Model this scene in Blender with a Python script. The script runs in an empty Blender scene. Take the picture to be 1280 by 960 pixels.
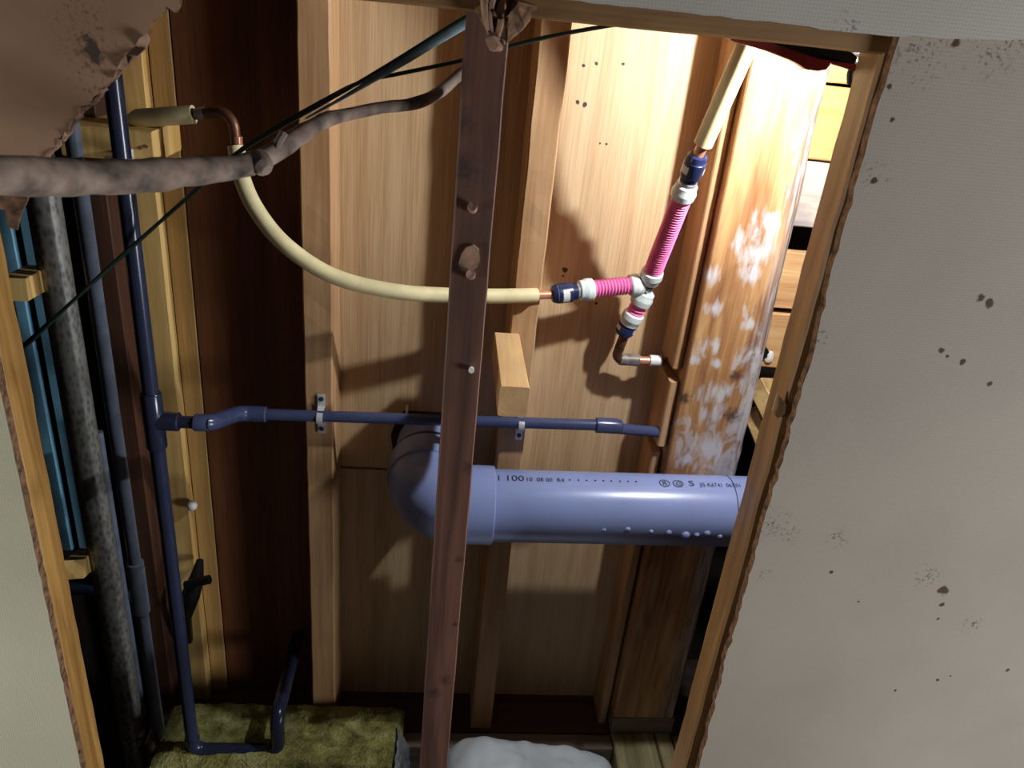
import bpy, bmesh, random
from math import sin, cos, atan, hypot, radians, pi, sqrt
from mathutils import Vector, Matrix, noise

random.seed(7)
S = bpy.context.scene
C = S.collection
# ------------------------------------------------------------------ camera
CAM = Vector((0, 0, 1.6)); FPX = 961.0
def _axes():
    vx, vy, yaw = 430, 2500, radians(6.2)          # where the plumb lines of the photo meet
    r = atan((640 - vx) / (vy - 480)); L = hypot(640 - vx, vy - 480); p = atan(FPX / L)
    F = Vector((sin(yaw) * cos(p), cos(yaw) * cos(p), -sin(p)))
    R0 = Vector((cos(yaw), -sin(yaw), 0)); U0 = R0.cross(F)
    return cos(r) * R0 + sin(r) * U0, -sin(r) * R0 + cos(r) * U0, F
RX, UX, FX = _axes()
cd = bpy.data.cameras.new('camera'); cam = bpy.data.objects.new('camera', cd); C.objects.link(cam)
cd.sensor_width = 36; cd.lens = FPX / 1280 * 36; cd.clip_start = 0.02; cd.clip_end = 50
m = Matrix((RX, UX, -FX)).transposed().to_4x4(); m.translation = CAM
cam.matrix_world = m; S.camera = cam
cd.dof.use_dof = True; cd.dof.focus_distance = 1.05; cd.dof.aperture_fstop = 11
# ------------------------------------------------------------------ world, lights, exposure
W = bpy.data.worlds.new('world'); S.world = W; W.use_nodes = True
W.node_tree.nodes['Background'].inputs[0].default_value = (0.86, 0.93, 1.0, 1)
W.node_tree.nodes['Background'].inputs[1].default_value = 0.022
def area(name, loc, target, size, power, col):
    l = bpy.data.lights.new(name, 'AREA'); l.size = size; l.energy = power; l.color = col
    o = bpy.data.objects.new(name, l); C.objects.link(o); o.location = loc
    o.rotation_euler = (Vector(target) - Vector(loc)).to_track_quat('-Z', 'Y').to_euler(); return o
area('right_fill', (2.7, -0.35, 0.75), (0.2, 0.76, 0.9), 0.8, 62, (0.96, 0.98, 1.0))  # unseen fill added at the right to brighten the wallpaper and left side
area('left_fill', (-1.9, 0.46, 0.8), (0.0, 0.85, 0.9), 0.4, 24, (1.0, 0.95, 0.86))  # added grazing fill, lights the boards while staying off the cavity plywood
LAMP = Vector((0.49, 0.834, 1.6 + 0.02))
ll = bpy.data.lights.new('work_light_bulb', 'POINT'); ll.energy = 17.5; ll.color = (0.94, 0.975, 1.0); ll.shadow_soft_size = 0.012
lo = bpy.data.objects.new('work_light_bulb', ll); C.objects.link(lo); lo.location = LAMP
S.view_settings.view_transform = 'Standard'; S.view_settings.look = 'None'
S.view_settings.exposure = 0.0; S.view_settings.gamma = 1.0; S.view_settings.use_curve_mapping = False

# ------------------------------------------------------------------ helpers
def ray(px, py): return RX * ((px - 640) / FPX) - UX * ((py - 480) / FPX) + FX
def P(px, py, Y):
    d = ray(px, py); return CAM + d * (Y / d.y)
def PX(px, py, Y): return P(px, py, Y).x
def hexc(r, g, b):
    f = lambda c: (c / 255 / 12.92) if c / 255 <= 0.04045 else ((c / 255 + 0.055) / 1.055) ** 2.4
    return (f(r), f(g), f(b), 1)

class MB:
    def __init__(s): s.v = []; s.f = []; s.mi = []; s.sm = []
    def add(s, vs, fs, mi=0, smooth=False):
        b = len(s.v); s.v += [Vector(v) for v in vs]
        for f in fs: s.f.append([b + i for i in f]); s.mi.append(mi); s.sm.append(smooth)
        return s
    def build(s, name, mats, root=None):
        if not isinstance(mats, (list, tuple)): mats = [mats]
        me = bpy.data.meshes.new(name)
        if root is not None: off = root['_o'].copy() if False else root.location.copy()
        else:
            xs = [v.x for v in s.v]; ys = [v.y for v in s.v]; zs = [v.z for v in s.v]
            off = Vector(((min(xs) + max(xs)) / 2, (min(ys) + max(ys)) / 2, min(zs)))
        me.from_pydata([v - off for v in s.v], [], s.f); me.update()
        for p, a, b in zip(me.polygons, s.mi, s.sm): p.material_index = a; p.use_smooth = b
        bm = bmesh.new(); bm.from_mesh(me); bmesh.ops.recalc_face_normals(bm, faces=bm.faces)
        big = [f for f in bm.faces if len(f.verts) > 4]
        if big: bmesh.ops.triangulate(bm, faces=big)
        bm.to_mesh(me); bm.free()
        if any(s.sm): me.set_sharp_from_angle(angle=radians(33))
        for x in mats: me.materials.append(x)
        o = bpy.data.objects.new(name, me); C.objects.link(o)
        if root is not None: o.parent = root
        else: o.location = off
        return o
    # tube along a path, radius per point
    def tube(s, pts, rad, n=20, mi=0, caps=True, smooth=True, flat=1.0):
        pts = [Vector(p) for p in pts]
        if not isinstance(rad, (list, tuple)): rad = [rad] * len(pts)
        T = []
        for i in range(len(pts)):
            a = pts[max(0, i - 1)]; b = pts[min(len(pts) - 1, i + 1)]; d = b - a
            if d.length < 1e-7: d = T[-1] if T else Vector((0, 0, 1))
            T.append(d.normalized())
        up = Vector((0, 0, 1)) if abs(T[0].z) < 0.9 else Vector((0, 1, 0))
        N = (up - T[0] * up.dot(T[0])).normalized(); vs = []; fs = []
        for i, p in enumerate(pts):
            if i: N = (N - T[i] * N.dot(T[i])).normalized()
            B = T[i].cross(N)
            for k in range(n):
                a = 2 * pi * k / n; vs.append(p + (N * cos(a) + B * sin(a) * flat) * rad[i])
        for i in range(len(pts) - 1):
            for k in range(n):
                k2 = (k + 1) % n; fs.append([i * n + k, i * n + k2, (i + 1) * n + k2, (i + 1) * n + k])
        s.add(vs, fs, mi, smooth)
        if caps:
            s.add(vs[:n], [list(range(n))], mi); s.add(vs[-n:], [list(range(n))], mi)
        return s
    # rods with chamfered section between two points; w across, d along 'dep' direction
    def beam(s, a, b, w, d, dep=(0, 1, 0), ch=0.0015, segs=14, wob=0.0006, mi=0, seed=0, skew=0):
        a, b = Vector(a), Vector(b); T = (b - a).normalized(); D = Vector(dep); D = (D - T * D.dot(T)).normalized(); Wd = T.cross(D)
        hw, hd = w / 2, d / 2
        sec = [(-hw + ch, -hd), (hw - ch, -hd), (hw, -hd + ch), (hw, hd - ch), (hw - ch, hd), (-hw + ch, hd), (-hw, hd - ch), (-hw, -hd + ch)]
        vs = []; fs = []; n = 8
        for i in range(segs + 1):
            t = i / segs; c = a.lerp(b, t)
            for k, (x, y) in enumerate(sec):
                q = c + Wd * x + D * y
                j = noise.noise_vector(q * 22 + Vector((seed, seed * 3, 0))) * wob
                if i in (0, segs): j = Vector((0, 0, 0))
                vs.append(q + j)
        for i in range(segs):
            for k in range(n):
                k2 = (k + 1) % n; fs.append([i * n + k, i * n + k2, (i + 1) * n + k2, (i + 1) * n + k])
        fs.append(list(range(n))); fs.append([segs * n + k for k in range(n)])
        return s.add(vs, fs, mi)
    def box(s, a, b, mi=0, ch=0.001):
        a, b = Vector(a), Vector(b); lo = Vector([min(a[i], b[i]) for i in range(3)]); hi = Vector([max(a[i], b[i]) for i in range(3)])
        c = (lo + hi) / 2
        return s.beam((c.x, c.y, lo.z), (c.x, c.y, hi.z), hi.x - lo.x, hi.y - lo.y, (0, 1, 0), ch, 1, 0, mi)
    def slab(s, poly, Yf, Yb, edge=1):            # poly: (x, z) outline
        n = len(poly)
        f = [Vector((x, Yf, z)) for x, z in poly]; b = [Vector((x, Yb, z)) for x, z in poly]
        s.add(f, [list(range(n))], 0); s.add(b, [list(range(n))], edge)
        s.add(f + b, [[i, (i + 1) % n, n + (i + 1) % n, n + i] for i in range(n)], edge); return s
    def blob(s, c, r, sub=3, mi=0, amp=0.0, fr=10, smooth=True):
        bm = bmesh.new(); bmesh.ops.create_icosphere(bm, subdivisions=sub, radius=1)
        vs = []
        for v in bm.verts:
            q = Vector((v.co.x * r[0], v.co.y * r[1], v.co.z * r[2])); q *= 1 + amp * noise.noise((q + Vector(c)) * fr)
            vs.append(Vector(c) + q)
        s.add(vs, [[v.index for v in f.verts] for f in bm.faces], mi, smooth); bm.free(); return s

def tag(o, label=None, cat=None, group=None, kind=None):
    if label: o['label'] = label
    if cat: o['category'] = cat
    if group: o['group'] = group
    if kind: o['kind'] = kind
    return o
def thing(name, loc, label, cat, group=None):
    o = bpy.data.objects.new(name, None); C.objects.link(o); o.location = loc; o.empty_display_size = 0.05
    return tag(o, label, cat, group)
def arc(c, u, v, r, a0, a1, n=10):
    c, u, v = Vector(c), Vector(u).normalized(), Vector(v).normalized()
    return [c + (u * cos(a0 + (a1 - a0) * i / n) + v * sin(a0 + (a1 - a0) * i / n)) * r for i in range(n + 1)]
def fillet(a, b, c, r, n=8):                     # rounded corner at b
    a, b, c = Vector(a), Vector(b), Vector(c); u = (a - b).normalized(); w = (c - b).normalized()
    ang = u.angle(w); t = r / __import__('math').tan(ang / 2); p0 = b + u * t; p1 = b + w * t
    ctr = b + (u + w).normalized() * (r / sin(ang / 2)); e0 = (p0 - ctr).normalized(); e1 = (p1 - ctr).normalized(); th = e0.angle(e1)
    return [ctr + (e0 * sin(th * (1 - i / n)) + e1 * sin(th * i / n)) / sin(th) * r for i in range(n + 1)]
def spline(pts, n=10):
    pts = [Vector(p) for p in pts]; out = []
    q = [pts[0] * 2 - pts[1]] + pts + [pts[-1] * 2 - pts[-2]]
    for i in range(1, len(q) - 2):
        for k in range(n):
            t = k / n; a, b, c, d = q[i - 1], q[i], q[i + 1], q[i + 2]
            out.append(0.5 * ((2 * b) + (c - a) * t + (2 * a - 5 * b + 4 * c - d) * t * t + (3 * b - a - 3 * c + d) * t ** 3))
    out.append(pts[-1]); return out
def lerpl(vals, m):                              # resample numbers to m samples
    out = []
    for i in range(m):
        t = i / (m - 1) * (len(vals) - 1); k = min(int(t), len(vals) - 2); out.append(vals[k] + (vals[k + 1] - vals[k]) * (t - k))
    return out

# ------------------------------------------------------------------ materials
class NT:
    def __init__(s, name, rough=0.6, metal=0.0, col=(0.5, 0.5, 0.5, 1)):
        s.m = bpy.data.materials.new(name); s.m.use_nodes = True; s.t = s.m.node_tree; s.b = s.t.nodes['Principled BSDF']
        s.b.inputs['Roughness'].default_value = rough; s.b.inputs['Metallic'].default_value = metal; s.b.inputs['Base Color'].default_value = col
    def n(s, ty, **k):
        x = s.t.nodes.new(ty)
        for a, b in k.items(): setattr(x, a, b)
        return x
    def l(s, a, b): s.t.links.new(a, b)
    def coord(s, scale=(1, 1, 1), rnd=True, world=False):
        mp = s.n('ShaderNodeMapping'); mp.inputs['Scale'].default_value = scale
        if world: g = s.n('ShaderNodeNewGeometry').outputs['Position']
        else: g = s.n('ShaderNodeTexCoord').outputs['Object']
        if rnd:
            oi = s.n('ShaderNodeObjectInfo'); mu = s.n('ShaderNodeMath', operation='MULTIPLY'); mu.inputs[1].default_value = 9.0
            s.l(oi.outputs['Random'], mu.inputs[0]); ad = s.n('ShaderNodeVectorMath', operation='ADD'); s.l(g, ad.inputs[0]); s.l(mu.outputs[0], ad.inputs[1]); g = ad.outputs[0]
        s.l(g, mp.inputs['Vector']); return mp.outputs[0]
    def noise(s, vec, sc, det=4, dist=0.0, rough=0.5):
        x = s.n('ShaderNodeTexNoise'); x.inputs['Scale'].default_value = sc; x.inputs['Detail'].default_value = det
        x.inputs['Distortion'].default_value = dist; x.inputs['Roughness'].default_value = rough; s.l(vec, x.inputs['Vector']); return x.outputs['Fac']
    def ramp(s, fac, stops):
        r = s.n('ShaderNodeValToRGB'); e = r.color_ramp.elements
        while len(e) < len(stops): e.new(0.5)
        for k, (p, c) in enumerate(stops): e[k].position = p; e[k].color = c
        s.l(fac, r.inputs[0]); return r.outputs[0]
    def mix(s, fac, a, b, mode='MIX'):
        x = s.n('ShaderNodeMix', data_type='RGBA', blend_type=mode)
        if isinstance(fac, (int, float)): x.inputs[0].default_value = fac
        else: s.l(fac, x.inputs[0])
        for i, c in ((6, a), (7, b)):
            if isinstance(c, tuple): x.inputs[i].default_value = c
            else: s.l(c, x.inputs[i])
        return x.outputs[2]
    def math(s, op, a, b=None, clamp=False):
        x = s.n('ShaderNodeMath', operation=op, use_clamp=clamp)
        for i, c in ((0, a), (1, b)):
            if c is None: continue
            if isinstance(c, (int, float)): x.inputs[i].default_value = c
            else: s.l(c, x.inputs[i])
        return x.outputs[0]
    def bump(s, h, strength=0.3, dist=0.001):
        b = s.n('ShaderNodeBump'); b.inputs['Strength'].default_value = strength; b.inputs['Distance'].default_value = dist
        s.l(h, b.inputs['Height']); s.l(b.outputs[0], s.b.inputs['Normal'])
    def near(s, spots, soft=0.35, nvec=None, nsc=160, amp=1.6):               # mask = 1 inside ragged spots at world positions [(Vector, radius)]
        g = s.n('ShaderNodeNewGeometry').outputs['Position']; nz = s.noise(nvec or g, nsc, 5 if nvec else 3); out = None
        for c, r in spots:
            d = s.n('ShaderNodeVectorMath', operation='DISTANCE'); s.l(g, d.inputs[0]); d.inputs[1].default_value = c
            e = s.math('DIVIDE', d.outputs['Value'], r); e = s.math('ADD', e, s.math('MULTIPLY', s.math('SUBTRACT', nz, 0.5), amp))
            e = s.math('DIVIDE', s.math('SUBTRACT', 1.0, e), soft, True)
            out = e if out is None else s.math('MAXIMUM', out, e)
        return out
    def color(s, c): s.l(c, s.b.inputs['Base Color']); return s

def wood(name, light, dark, axis='Z', rough=0.65, fine=1.0, spots=None, spotcol=None, bump=0.25, mott=0.35):
    m = NT(name, rough); a = {'X': 0, 'Y': 1, 'Z': 2}[axis]
    sc = [14.0] * 3; sc[a] = 1.1; sf = [230.0 * fine] * 3; sf[a] = 9.0
    v1 = m.coord(tuple(sc)); v2 = m.coord(tuple(sf))
    n1 = m.noise(v1, 2.2, 5, 0.9); n2 = m.noise(v2, 1.0, 3)
    f = m.math('ADD', m.math('MULTIPLY', n1, 0.72), m.math('MULTIPLY', n2, 0.28))
    c = m.ramp(f, [(0.36, hexc(*dark)), (0.62, hexc(*light))])
    n3 = m.noise(m.coord((5, 5, 5)), 1.0, 3)
    c = m.mix(m.math('MULTIPLY', m.ramp(n3, [(0.5, (0, 0, 0, 1)), (0.75, (1, 1, 1, 1))]), mott), c, hexc(*[int(x * 0.72) for x in dark]))
    if spots: c = m.mix(m.math('MULTIPLY', m.near(spots, 0.9), 0.7), c, hexc(*spotcol))
    m.color(c); m.bump(f, bump, 0.0015); return m.m

M = {}
M['stud'] = wood('pale_stud_wood', (206, 166, 122), (172, 128, 86))
M['stud_yellow'] = wood('yellow_stud_wood', (232, 196, 124), (196, 152, 84))
M['jamb'] = wood('aged_frame_wood', (190, 146, 82), (138, 98, 48), rough=0.5)
M['jamb_right'] = wood('aged_brown_frame_wood', (150, 112, 68), (106, 76, 42), rough=0.5)
M['jamb_x'] = wood('aged_frame_wood_horizontal', (150, 112, 66), (100, 70, 38), axis='X')
M['dark'] = wood('dark_board_wood', (96, 58, 38), (60, 34, 22))
M['sill'] = wood('dark_sill_wood', (92, 62, 48), (54, 36, 30), axis='X')
M['ledge'] = wood('grey_ledge_wood', (140, 122, 106), (98, 82, 68), axis='X')
M['mossy'] = wood('mossy_joist_wood', (172, 160, 118), (110, 104, 66), axis='Y', mott=0.5)
M['brace'] = wood('brace_wood', (206, 176, 118), (150, 114, 66), axis='Y')
M['orange_board'] = wood('orange_board_wood', (204, 156, 98), (178, 126, 70), axis='X')
M['tan_board'] = wood('tan_board_wood', (216, 176, 124), (174, 124, 78), axis='X')
M['block'] = wood('fresh_cut_block_wood', (222, 184, 132), (196, 150, 98), axis='Y')
M['post'] = wood('red_brown_post_wood', (112, 74, 58), (72, 44, 36),
                 spots=[(P(541, 866, 0.82), 0.014), (P(569, 781, 0.82), 0.006), (P(587, 585, 0.82), 0.012), (P(574, 700, 0.82), 0.008), (P(556, 850, 0.82), 0.012), (P(580, 210, 0.82), 0.02), (P(574, 150, 0.82), 0.018)], spotcol=(38, 26, 24))
def plywood(name, light, dark, spots=(), col=(60, 40, 28)):
    m = NT(name, 0.55)
    a = m.noise(m.coord((34, 34, 1.3)), 1.0, 5, 0.4); b = m.noise(m.coord((520, 520, 11)), 1.0, 2); d = m.noise(m.coord((3, 3, 2)), 1.0, 2)
    f = m.math('ADD', m.math('ADD', m.math('MULTIPLY', a, 0.5), m.math('MULTIPLY', b, 0.38)), m.math('MULTIPLY', d, 0.12))
    c = m.ramp(f, [(0.36, hexc(*dark)), (0.6, hexc(*light))])
    if spots: c = m.mix(m.near(list(spots)), c, hexc(*col))
    m.color(c); m.bump(b, 0.12, 0.0006); return m.m
M['ply'] = plywood('lauan_plywood', (220, 190, 150), (186, 150, 108),
    [(P(731, 131, 1.155), 0.004), (P(722, 128, 1.155), 0.0035), (P(706, 337, 1.155), 0.005), (P(704, 345, 1.155), 0.002), (P(745, 379, 1.155), 0.003), (P(750, 179, 1.155), 0.002), (P(758, 180, 1.155), 0.002),
     (P(729, 82, 1.155), 0.003), (P(745, 79, 1.155), 0.003), (P(779, 80, 1.155), 0.003)])
M['ply_dark'] = plywood('brown_plywood', (136, 84, 52), (98, 58, 36))
M['ply_yellow'] = plywood('yellow_plywood', (224, 184, 118), (190, 146, 84))

YP = 1.060
def post_mat():
    m = NT('stained_square_post_wood', 0.62)
    n1 = m.noise(m.coord((16, 16, 1.2), False), 2.0, 5, 1.0); n2 = m.noise(m.coord((240, 240, 9), False), 1, 3)
    f = m.math('ADD', m.math('MULTIPLY', n1, 0.7), m.math('MULTIPLY', n2, 0.3))
    c = m.ramp(f, [(0.38, hexc(150, 100, 60)), (0.62, hexc(202, 158, 106))])
    g = m.n('ShaderNodeNewGeometry').outputs['Position']; sx = m.n('ShaderNodeSeparateXYZ'); m.l(g, sx.inputs[0])
    nz = m.noise(m.coord((30, 30, 14), False), 1.0, 5, 0.6, 0.65)
    # mineral bloom: white crusts and streaks, heavier low down
    lowz = m.n('ShaderNodeMapRange'); lowz.inputs[1].default_value = P(900, 330, YP).z; lowz.inputs[2].default_value = P(870, 560, YP).z
    lowz.inputs[3].default_value = -0.10; lowz.inputs[4].default_value = 0.10; m.l(sx.outputs['Z'], lowz.inputs[0])
    right = m.n('ShaderNodeMapRange'); right.inputs[1].default_value = 0.40; right.inputs[2].default_value = 0.49
    right.inputs[3].default_value = -0.08; right.inputs[4].default_value = 0.05; m.l(sx.outputs['X'], right.inputs[0])
    w = m.math('ADD', m.math('ADD', nz, lowz.outputs[0]), right.outputs[0])
    white = m.ramp(w, [(0.53, (0, 0, 0, 1)), (0.62, (1, 1, 1, 1))])
    sv = m.coord((1.6, 1.6, .45), False)
    hole = m.near([(P(942, 302, YP), 0.016)], 0.9)
    sp = m.near([(P(945, 305, YP), 0.031), (P(960, 275, YP), 0.022), (P(893, 385, YP), 0.016), (P(935, 405, YP), 0.012), (P(892, 490, YP), 0.024), (P(888, 520, YP), 0.022), (P(882, 565, YP), 0.036), (P(860, 575, YP), 0.018), (P(868, 450, YP), 0.010), (P(895, 455, YP), 0.010), (P(885, 345, YP), 0.02), (P(940, 345, YP), 0.018), (P(890, 430, YP), .016)], 0.75, sv, 55, 3.2)
    sp = m.math('MULTIPLY', sp, m.math('SUBTRACT', 1.0, m.math('MULTIPLY', hole, .8)))
    up = m.n('ShaderNodeMapRange'); up.inputs[1].default_value = P(880, 640, YP).z; up.inputs[2].default_value = P(880, 600, YP).z; m.l(sx.outputs['Z'], up.inputs[0])
    white = m.math('MULTIPLY', m.math('MAXIMUM', m.math('MULTIPLY', white, 0.5), m.math('MULTIPLY', sp, 0.8)), up.outputs[0])
    c = m.mix(m.math('MULTIPLY', m.ramp(m.noise(m.coord((14, 14, 4), False), 1.6, 5, 0.8), [(0.48, (0, 0, 0, 1)), (0.66, (1, 1, 1, 1))]), 0.6), c, hexc(116, 66, 38))
    # grey weathered wane along the right arris
    rg = m.math('ADD', sx.outputs['X'], m.math('MULTIPLY', m.math('SUBTRACT', nz, 0.5), 0.09))
    grey = m.ramp(m.math('MULTIPLY', m.math('SUBTRACT', rg, 0.466), 40, True), [(0, (0, 0, 0, 1)), (1, (1, 1, 1, 1))])
    c = m.mix(m.math('MULTIPLY', grey, 0.8), c, m.ramp(n2, [(0.4, hexc(96, 88, 86)), (0.6, hexc(172, 166, 168))]))
    c = m.mix(white, c, hexc(206, 208, 214))
    dk = m.near([(P(855, 498, YP), 0.014), (P(915, 520, YP), 0.018), (P(920, 470, YP), 0.012)], 0.8)
    c = m.mix(m.math('MULTIPLY', dk, 0.8), c, hexc(48, 34, 34))
    m.color(c); m.bump(m.math('ADD', f, nz), 0.4, 0.002); return m.m
M['sqpost'] = post_mat()
def wane_board():
    m = NT('limewashed_board_wood', 0.7); n1 = m.noise(m.coord((3, 10, 22)), 2, 5, 0.6)
    m.color(m.ramp(n1, [(0.35, hexc(136, 128, 130)), (0.6, hexc(194, 180, 162))])); m.bump(n1, 0.2); return m.m
M['lime_board'] = wane_board()

def wallpaper(name, col, dark, spots, scol, specks, weave=0.12):
    m = NT(name, 0.8)
    v = m.coord((1, 1, 1), False, True); wx = m.n('ShaderNodeTexWave', bands_direction='X'); wz = m.n('ShaderNodeTexWave', bands_direction='Z')
    for w in (wx, wz):
        w.inputs['Scale'].default_value = 95.0; w.inputs['Distortion'].default_value = 2.0; w.inputs['Detail'].default_value = 2.0; w.inputs['Detail Scale'].default_value = 3.0; m.l(v, w.inputs['Vector'])
    h = m.math('ADD', wx.outputs['Fac'], wz.outputs['Fac'])
    n1 = m.noise(v, 3.0, 4); n2 = m.noise(v, 260.0, 3)
    c = m.ramp(n1, [(0.35, hexc(*dark)), (0.65, hexc(*col))])
    c = m.mix(weave, c, m.ramp(h, [(0.4, hexc(*[int(x * .72) for x in col])), (0.9, hexc(*[min(255, int(x * 1.08)) for x in col]))]))
    if specks:
        reg = m.near(specks, 1.2); sp = m.ramp(n2, [(0.56, (0, 0, 0, 1)), (0.63, (1, 1, 1, 1))])
        c = m.mix(m.math('MULTIPLY', m.math('MULTIPLY', reg, sp), 0.85), c, hexc(58, 44, 40))
    if spots: c = m.mix(m.near(spots), c, hexc(*scol))
    m.color(c); m.bump(h if weave else n2, 0.10, 0.0006); return m.m
q = lambda x, y, r: (P(x, y, 0.76), r)
M['paper'] = wallpaper('woven_vinyl_wallpaper', (176, 166, 152), (160, 150, 138),
    [q(1226, 372, .0055), q(1236, 380, .0065), q(1177, 438, .004), q(1184, 445, .0028), q(1203, 453, .004), q(1237, 480, .0035), q(1178, 738, .009), q(1177, 756, .004), q(1172, 774, .003),
     q(1092, 226, .0045), q(1115, 150, .003), q(1111, 108, .003), q(1259, 838, .0035), q(1172, 850, .003), q(1188, 845, .002), q(1119, 863, .002), q(1073, 752, .002), q(1039, 715, .003), q(1195, 53, .005)], (72, 46, 24),
    [q(1095, 220, .02), q(1026, 423, .016), q(965, 655, .03), q(985, 668, .02), q(1048, 672, .02), q(955, 720, .012), q(1160, 722, .025), q(1215, 780, .02), q(1150, 50, .05), q(1250, 55, .04)])
M['paper_top'] = wallpaper('smooth_vinyl_wallpaper', (200, 194, 184), (182, 176, 166), None, None, [(P(1060, 38, 0.745), 0.02)])
M['paper_left'] = wallpaper('pale_green_grey_wallpaper', (212, 210, 186), (194, 192, 166), None, None, None)
M['torn'] = wallpaper('water_stained_board_paper', (186, 148, 118), (140, 106, 82),
    [(P(115, 62, .74), .012), (P(112, 80, .74), .006)], (70, 52, 40), [(P(115, 55, .74), .035), (P(122, 85, .74), .03), (P(105, 20, .74), .03), (P(118, 108, .74), .02)], weave=0)
def simple(name, c, rough=0.5, metal=0.0, mott=0.15, sc=40, bump=0.0, **kw):
    m = NT(name, rough, metal); n1 = m.noise(m.coord((1, 1, 1)), sc, 4)
    m.color(m.ramp(n1, [(0.3, hexc(*[int(x * (1 - mott)) for x in c])), (0.7, hexc(*[min(255, int(x * (1 + mott * .5))) for x in c]))]))
    if bump: m.bump(n1, bump, 0.001)
    for k, v in kw.items(): m.b.inputs[k.replace('_', ' ')].default_value = v
    return m.m
M['core'] = simple('torn_board_edge', (112, 82, 56), 0.9, mott=0.5, sc=120, bump=0.6)
M['flake'] = simple('peeled_paper', (150, 118, 98), 0.9, mott=0.3, sc=60, bump=0.4)
M['pvc'] = simple('blue_grey_pvc', (140, 154, 202), 0.28, mott=0.05, sc=8)
M['pvc_mark'] = simple('black_pipe_marker', (34, 38, 66), 0.6)
M['navy'] = simple('navy_pvc', (70, 78, 112), 0.25, mott=0.08)
M['navy_dark'] = simple('dark_navy_pvc', (40, 46, 68), 0.22, mott=0.08)
M['thin_grey'] = simple('matt_blue_grey_pvc', (104, 114, 130), 0.4, mott=0.15)
def galv():
    m = NT('galvanised_steel', 0.42, 0.55); v = m.n('ShaderNodeTexVoronoi'); v.inputs['Scale'].default_value = 170; m.l(m.coord((1, 1, .5)), v.inputs['Vector'])
    n1 = m.noise(m.coord((30, 30, 10)), 1, 4); f = m.math('ADD', m.math('MULTIPLY', v.outputs['Distance'], .5), m.math('MULTIPLY', n1, .5))
    m.color(m.ramp(f, [(0.3, hexc(104, 104, 100)), (0.6, hexc(158, 158, 152))])); m.bump(f, 0.2); return m.m
M['galv'] = galv()
M['zinc'] = simple('zinc_plated_steel', (224, 226, 232), 0.32, 0.25, mott=0.1)
M['screw'] = simple('dark_screw_steel', (92, 84, 80), 0.4, 0.8)
M['chrome'] = simple('silver_fitting_metal', (188, 192, 198), 0.22, 0.5)
M['copper'] = simple('copper_tube', (216, 150, 122), 0.3, 0.4, mott=0.2)
M['copper_old'] = simple('oxidised_copper_tube', (112, 76, 56), 0.45, 0.6, mott=0.35)
M['solder'] = simple('tinned_solder_joint', (176, 168, 164), 0.35, 0.7, mott=0.4, sc=70)
M['cream'] = simple('cream_foam_insulation', (232, 218, 168), 0.6, mott=0.06)
M['white_sleeve'] = simple('white_plastic', (226, 226, 222), 0.4, mott=0.03)
M['collar'] = simple('white_hose_collar', (222, 232, 230), 0.3, mott=0.03)
M['pink'] = simple('pink_corrugated_plastic', (246, 126, 186), 0.35, mott=0.05, Subsurface_Weight=0.0)
M['coupler'] = simple('navy_coupler_plastic', (36, 44, 84), 0.3, mott=0.1)
M['blue'] = simple('blue_painted_siding', (136, 198, 228), 0.5, mott=0.12, sc=14)
M['stick'] = simple('dusty_weathered_stick', (142, 124, 112), 0.9, mott=0.55, sc=32, bump=0.8)
M['green'] = simple('dark_green_cable_sheath', (22, 38, 30), 0.3)
M['bluegrey'] = simple('blue_grey_cable_sheath', (132, 156, 166), 0.4)
M['black'] = simple('black_rubber', (22, 22, 26), 0.35)
M['red'] = simple('red_enamel', (150, 44, 40), 0.35)
M['dust'] = simple('dusty_earth', (70, 58, 50), 0.95, mott=0.4, bump=0.5, sc=20)
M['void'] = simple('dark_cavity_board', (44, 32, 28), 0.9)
M['bag'] = simple('white_plastic_bag', (226, 234, 238), 0.35, mott=0.06, sc=14, bump=0.25)
M['film'] = simple('silver_plastic_film', (176, 186, 196), 0.18, 0.55, mott=0.3, sc=40, bump=0.5)
M['rubber_dark'] = simple('dark_joint_ring', (38, 42, 58), 0.5)
def wool():
    m = NT('yellow_green_glass_wool', 0.95); a = m.noise(m.coord((1, 1, 1)), 22, 6, 1.0, .7); b = m.noise(m.coord((1, 1, 1)), 260, 3)
    f = m.math('ADD', m.math('MULTIPLY', a, .75), m.math('MULTIPLY', b, .25))
    m.color(m.ramp(f, [(0.34, hexc(62, 62, 34)), (0.5, hexc(140, 136, 70)), (0.66, hexc(186, 182, 132))])); m.bump(f, 1.0, 0.01); return m.m
M['wool'] = wool()
M['drop'] = simple('wet_drip', (134, 146, 190), 0.06, mott=0.02)
m = NT('lit_bulb', 0.4); m.b.inputs['Emission Color'].default_value = (1, .98, .94, 1); m.b.inputs['Emission Strength'].default_value = 12; M['bulb'] = m.m

# ------------------------------------------------------------------ the setting
def ragged(pts, Y, amp=0.0018, step=0.012, seed=0):     # polyline of pixels on a plane -> jittered (x, z) list
    w = [P(x, y, Y) for x, y in pts]; out = []
    for a, b in zip(w, w[1:]):
        n = max(1, int((b - a).length / step))
        for i in range(n):
            c = a.lerp(b, i / n); j = noise.noise_vector(c * 70 + Vector((seed, 0, 0))); out.append((c.x + j.x * amp * 2, c.z + j.z * amp * 2))
    out.append((w[-1].x, w[-1].z)); return out
e = ragged([(1124, 46), (1104, 110), (1040, 340), (1012, 460), (947, 680), (909, 820), (874, 960)], .76)
poly = [(e[0][0], 2.25)] + e + [(e[-1][0], 0.0), (1.9, 0.0), (1.9, 2.25)]
tag(MB().slab(poly, .76, .772).build('wall_front', [M['paper'], M['core']]), 'beige woven wallpaper board right of the opening, spotted with stains', kind='structure')
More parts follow.
